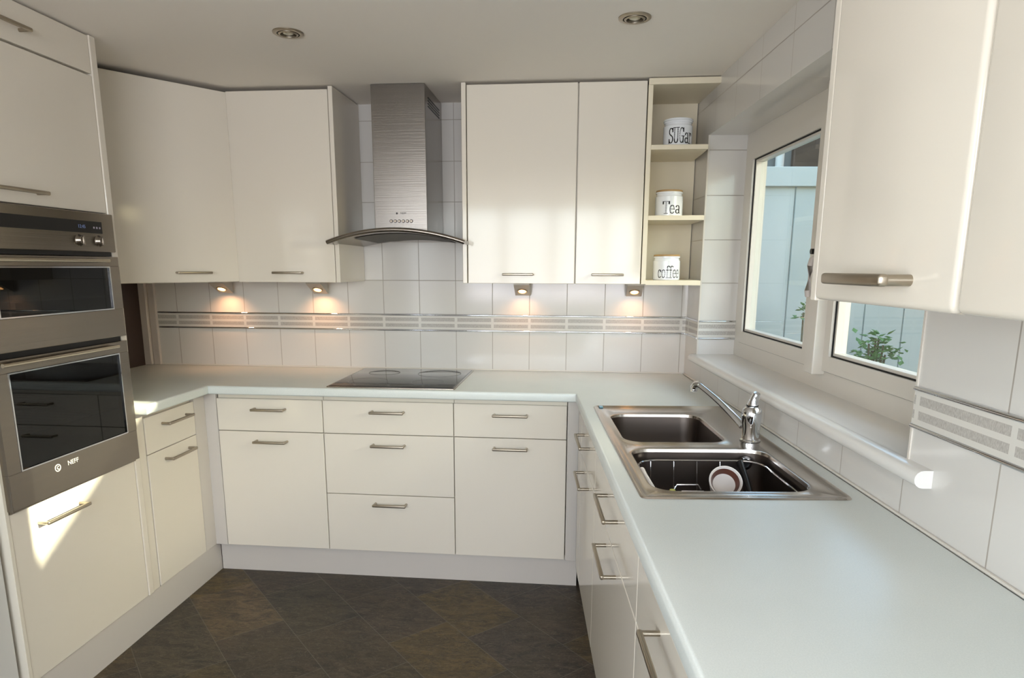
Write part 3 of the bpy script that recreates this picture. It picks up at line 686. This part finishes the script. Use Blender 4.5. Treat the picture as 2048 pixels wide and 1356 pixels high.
# ------------------------------------------------------------------ canisters
def glyph(ch):
    """strokes in a unit cell: list of point lists; width"""
    A = lambda cx, cy, rx, ry, a0, a1, n=22: [(cx+rx*math.cos(math.radians(a0+(a1-a0)*i/n)), cy+ry*math.sin(math.radians(a0+(a1-a0)*i/n))) for i in range(n+1)]
    Ls = lambda *p: [(p[k][0]+(p[k+1][0]-p[k][0])*i/10, p[k][1]+(p[k+1][1]-p[k][1])*i/10) for k in range(len(p)-1) for i in range(11)]
    if ch == 'S': return .46, [A(.23, .745, .17, .21, 25, 270)+A(.23, .27, .18, .225, 90, -160), Ls((.40, .95), (.40, .72)), Ls((.05, .03), (.05, .28))]
    if ch == 'U': return .54, [Ls((.12, .96), (.12, .30))+A(.27, .25, .15, .21, 180, 360)+Ls((.42, .30), (.42, .96)), Ls((.02, .97), (.22, .97)), Ls((.34, .97), (.52, .97))]
    if ch == 'G': return .52, [A(.25, .5, .19, .46, 40, 325), Ls((.40, .06), (.40, .44)), Ls((.27, .45), (.50, .45)), Ls((.41, .95), (.41, .72))]
    if ch == 'a': return .46, [A(.22, .50, .14, .15, 160, 0, 12)+Ls((.36, .50), (.36, .06), (.45, .06)), A(.20, .19, .135, .155, 40, 320), Ls((.10, .52), (.10, .56))]
    if ch == 'r': return .42, [Ls((.14, .66), (.14, .03)), Ls((.03, .66), (.14, .66)), Ls((.03, .02), (.26, .02)), A(.28, .48, .13, .17, 170, 40, 12), Ls((.37, .56), (.37, .50))]
    if ch == 'T': return .52, [Ls((.26, .96), (.26, .03)), Ls((.03, .96), (.49, .96)), Ls((.03, .96), (.03, .76)), Ls((.49, .96), (.49, .76)), Ls((.15, .02), (.37, .02))]
    if ch == 'e': return .44, [A(.21, .34, .16, .32, 0, 320), Ls((.06, .36), (.37, .36))]
    if ch == 'c': return .42, [A(.21, .34, .16, .32, 45, 315), Ls((.33, .60), (.33, .50))]
    if ch == 'o': return .44, [A(.21, .34, .16, .32, 0, 360)]
    if ch == 'f': return .36, [A(.27, .84, .12, .13, 20, 180, 12)+Ls((.15, .84), (.15, .03)), Ls((.03, .64), (.28, .64)), Ls((.04, .02), (.27, .02))]
def canister(label, word, x, y, z, h, R, lid):
    t = thing('canister', label, 'canister', (x, y, z), 0, 'white lettered canisters on the open shelves')
    prof = [(0, 0), (R-.003, 0), (R, .003), (R, h*.78), (R-.004, h*.82), (R-.005, h*.90), (R-.001, h*.91), (R-.001, h*.965), (R-.004, h*.97), (0, h*.97)]
    obj('jar_body', lathe(B(), prof, n=48), CERAM, t, True)
    if lid: obj('wooden_lid', lathe(B(), [(0, h*.97), (R-.006, h*.97), (R-.002, h*.975), (R-.002, h*1.03), (R-.006, h*1.045), (0, h*1.045)], n=48), WOODL, t, True)
    else: obj('lid', lathe(B(), [(0, h*.97), (R+.001, h*.97), (R+.002, h*.985), (R, h*1.04), (R-.006, h*1.06), (0, h*1.06)], n=48), CERAM, t, True)
    # lettering wrapped round the front
    Hh = h*.60 if word == 'SUGar' else h*.50; gw = sum(glyph(c)[0] for c in word); sx = min(Hh*1.05, R*1.75/gw)
    ang0 = math.radians(-90+6) ; cur = -gw*sx/2; bm = B(); zb = h*.09; nwx, nwy = .105*sx, .045*Hh
    for c in word:
        gwid, st = glyph(c)
        for s in st:
            for px_, py_ in s:
                vs = []
                for dx, dz in ((-nwx/2, -nwy/2), (nwx/2, -nwy/2), (nwx/2, nwy/2), (-nwx/2, nwy/2)):
                    a = ang0+(cur+px_*sx+dx)/R; vs.append(bm.verts.new(((R+.0005)*math.cos(a), (R+.0005)*math.sin(a), zb+py_*Hh+dz)))
                bm.faces.new(vs)
        cur += gwid*sx
    obj('lettering', bm, INK, t)
ZS = [ZU0+.018, ZU0+.276+.020, ZU0+.568+.020]
canister('white canister lettered sugar, with white lid, on the highest shelf', 'SUGar', 2.058, -.262, ZS[2], .110, .062, 0)
canister('white canister lettered tea with wooden lid on the middle shelf', 'Tea', 2.034, -.262, ZS[1], .108, .060, 1)
canister('white canister lettered coffee with wooden lid on the bottom shelf', 'coffee', 2.036, -.262, ZS[0], .108, .060, 1)

# ------------------------------------------------------------------ sink and tap (local frame of the window wall)
SO = rot(SX0, SY1, ZT)
def L_(x, y): return (x-SX0, y-SY1)
sk = thing('kitchen_sink', 'stainless steel inset sink with two bowls beneath the window', 'sink', SO, T)
sw, sl_ = SX1-SX0, SY1-SY0
b1 = [L_(*p) for p in rrect(1.678, 1.990, -1.350, -.965, .055, 6)]
b2 = [L_(*p) for p in rrect(1.676, 2.062, -1.800, -1.432, .055, 6)]
bm = B()
outer = rrect(0, sw, -sl_, 0, .018, 4)
r1 = [bm.verts.new((x, y, .0004)) for x, y in outer]; r2 = [bm.verts.new((x, y, .004)) for x, y in offset(outer, .003)]; r3 = [bm.verts.new((x, y, .0045)) for x, y in offset(outer, .008)]; r4 = [bm.verts.new((x, y, .002)) for x, y in offset(outer, .014)]
bridge(bm, r1, r2); bridge(bm, r2, r3); bridge(bm, r3, r4)
hl = []
for bb_ in (b1, b2):
    o1 = [bm.verts.new((x, y, .002)) for x, y in offset(bb_, -.014)]; o2 = [bm.verts.new((x, y, .0045)) for x, y in offset(bb_, -.008)]; o3 = [bm.verts.new((x, y, .003)) for x, y in offset(bb_, -.002)]; o4 = [bm.verts.new((x, y, -.006)) for x, y in bb_]
    bridge(bm, o1, o2); bridge(bm, o2, o3); bridge(bm, o3, o4); hl.append(o1)
cap(bm, [r4]+hl)
obj('sink_rim', bm, SINKM, sk, True)
def bowl(poly_, depth, name):
    bm = B(); rings = []
    for d, z in ((0, -.006), (.004, -depth*.5), (.008, -depth+.03), (.014, -depth+.014), (.026, -depth+.004), (.045, -depth)):
        rings.append([bm.verts.new((x, y, z)) for x, y in offset(poly_, d)])
    for a, b in zip(rings, rings[1:]): bridge(bm, a, b)
    cap(bm, [rings[-1]]); return obj(name, bm, SINKD, sk, True)
bowl(b1, .150, 'small_bowl'); bo = bowl(b2, .170, 'large_bowl')
def drain(cx, cy, z, parent):
    bm = B(); lathe(bm, [(0, .001), (.018, .0015), (.034, .003), (.040, .003), (.042, 0), (0, 0)], (cx, cy, z), 28); return obj('drain', bm, CHROME, parent, True)
drain(*L_(1.834, -1.16), -.150, sk); drain(*L_(1.87, -1.62), -.170, sk)
# overflow on the far wall of the large bowl
ox, oy = L_(2.010, -1.443)
mt = Matrix.Translation((ox, oy-.006, -.032)) @ Matrix.Rotation(math.pi/2, 4, 'X')
obj('overflow', lathe(B(), [(.013, .001), (.020, .001), (.021, .004), (.014, .005), (.013, .001)], n=26, mat=mt), CHROME, sk, True)
obj('overflow_grille', bx(bx(lathe(B(), [(0, 0), (.0135, 0), (.0135, .0015), (0, .0015)], n=26, mat=mt), ox-.012, ox+.012, oy-.0085, oy-.0075, -.034, -.030), ox-.002, ox+.002, oy-.0085, oy-.0075, -.044, -.020), BLACK, sk)
# blue sticker at the far corner
obj('blue_sticker', box(.020, .034, -.040, -.012, .0035, .0052, bev=.0005), pm('blue_sticker', (120, 178, 204), .4), sk)

# tap
tb_ = rot(2.066, -1.322, ZT+.003)
t = thing('mixer_tap', 'chrome single-lever mixer tap with long straight spout behind the sink', 'tap', tb_, T)
obj('tap_body', lathe(B(), [(0, 0), (.031, 0), (.031, .003), (.026, .006), (.0255, .040), (.027, .046), (.027, .050), (.0285, .055), (.030, .085), (.028, .098), (.020, .106), (0, .108)], n=32), CHROME, t, True)
sp = Vector((-.118, .185, .142))
st = Vector((-.018, .02, .040))
pts = [st + (sp-st)*k/8 + Vector((0, 0, .007*math.sin(math.pi*k/8))) for k in range(9)]
bm = B(); tube(bm, pts, .012, 12, rs=[.015, .014, .013, .0125, .012, .0115, .011, .011, .0115], flat=.7)
e = pts[-1]; tube(bm, [e+Vector((.004, -.006, .002)), e+Vector((-.006, .009, -.001)), e+Vector((-.010, .016, -.010)), e+Vector((-.010, .016, -.026))], .012, 12)
obj('spout', bm, CHROME, t, True)
bm = B(); tube(bm, [(0, 0, .100), (0, .000, .112), (.003, -.002, .126), (.006, -.006, .140), (.008, -.010, .150)], .013, 14, rs=[.019, .017, .014, .013, .010])
obj('lever', bm, CHROME, t, True)
obj('lever_ring', lathe(B(), [(.016, .108), (.018, .108), (.018, .112), (.016, .112), (.016, .108)], n=24), BLACK, t)

# basket in the large bowl
bk = thing('wire_basket', 'wire draining basket standing in the large sink bowl', 'basket', rot(1.69, -1.79, ZT-.166), T)
bm = B(); rr = rrect(0, .358, 0, .335, .06, 5); zt = .142
tube(bm, [(x, y, zt) for x, y in rr]+[(rr[0][0], rr[0][1], zt)], .0028, 8)
lo = rrect(.03, .328, .03, .305, .04, 4); tube(bm, [(x, y, .004) for x, y in lo]+[(lo[0][0], lo[0][1], .004)], .0024, 8)
obj('rim_wire', bm, CHROME, bk, True)
bm = B()
for k in range(5):
    x = .045+k*.067
    tube(bm, [(x, .335, zt), (x, .305, .006), (x, .03, .004), (x, 0, zt)], .0013, 6)
obj('side_wires', bm, CHROME, bk, True)
bm = B(); tube(bm, [(.002, .24, zt), (.0, .19, zt), (.0, .06, zt)], .0085, 10); obj('white_grip', bm, WPLAS, bk, True)
# cup lying in the basket
cu = thing('cup', 'small white and brown cup tipped over in the sink basket', 'cup', rot(1.905, -1.60, ZT-.048), T)
m_ = Matrix.Rotation(math.radians(-6), 4, 'Z') @ Matrix.Rotation(math.radians(52), 4, 'X')
obj('cup_body', lathe(B(), [(.030, -.035), (.043, .025), (.0435, .028), (.041, .029), (.038, .022), (.0375, .0215)], n=40, mat=m_), WPLAS, cu, True)
obj('brown_interior', lathe(B(), [(.0375, .0222), (.030, .004), (.0295, .003)], n=40, mat=m_), BROWNC, cu, True)
obj('white_base', lathe(B(), [(.0297, .0038), (.029, .003), (0, .0025)], n=40, mat=m_), WPLAS, cu, True)
obj('cup_foot', lathe(B(), [(0, -.035), (.0298, -.035)], n=40, mat=m_), WPLAS, cu, True)
# washing-up brush, black
br_ = thing('dish_brush', 'black washing-up brush leaning behind the cup in the sink', 'brush', rot(1.985, -1.605, ZT-.15), T)
bm = B(); tube(bm, [(0, -.03, .03), (-.005, .04, .095), (-.012, .09, .142)], .007, 10, rs=[.006, .008, .009]); obj('brush_handle', bm, BLACK, br_, True)
bm = B(); lathe(bm, [(0, 0), (.020, 0), (.022, .012), (.016, .03), (0, .034)], (0, -.035, 0), 20); obj('brush_head', bm, BLACK, br_, True)
sp_ = thing('squeeze_tube', 'small white tube with yellow green cap standing in the sink basket', 'tube', rot(1.752, -1.665, ZT-.158), T)
bm = B(); lathe(bm, [(0, 0), (.013, 0), (.014, .01), (.013, .085), (.009, .094), (0, .094)], n=20); obj('tube_body', bm, WPLAS, sp_, True)
bm = B(); lathe(bm, [(0, .0945), (.009, .0945), (.0085, .114), (.007, .117), (0, .117)], n=20); obj('green_cap', bm, pm('yellow_green_cap', (190, 190, 96), .4), sp_, True)
for k in range(2):
    y_ = .15+.055*(1-k); pts = [(.085, y_, .006), (.085, y_, .100), (.093, y_, .112), (.150, y_, .112), (.158, y_, .100), (.158, y_, .006)]
    bm = B(); tube(bm, pts, .0024, 8); obj('plate_loop', bm, CHROME, bk, True)
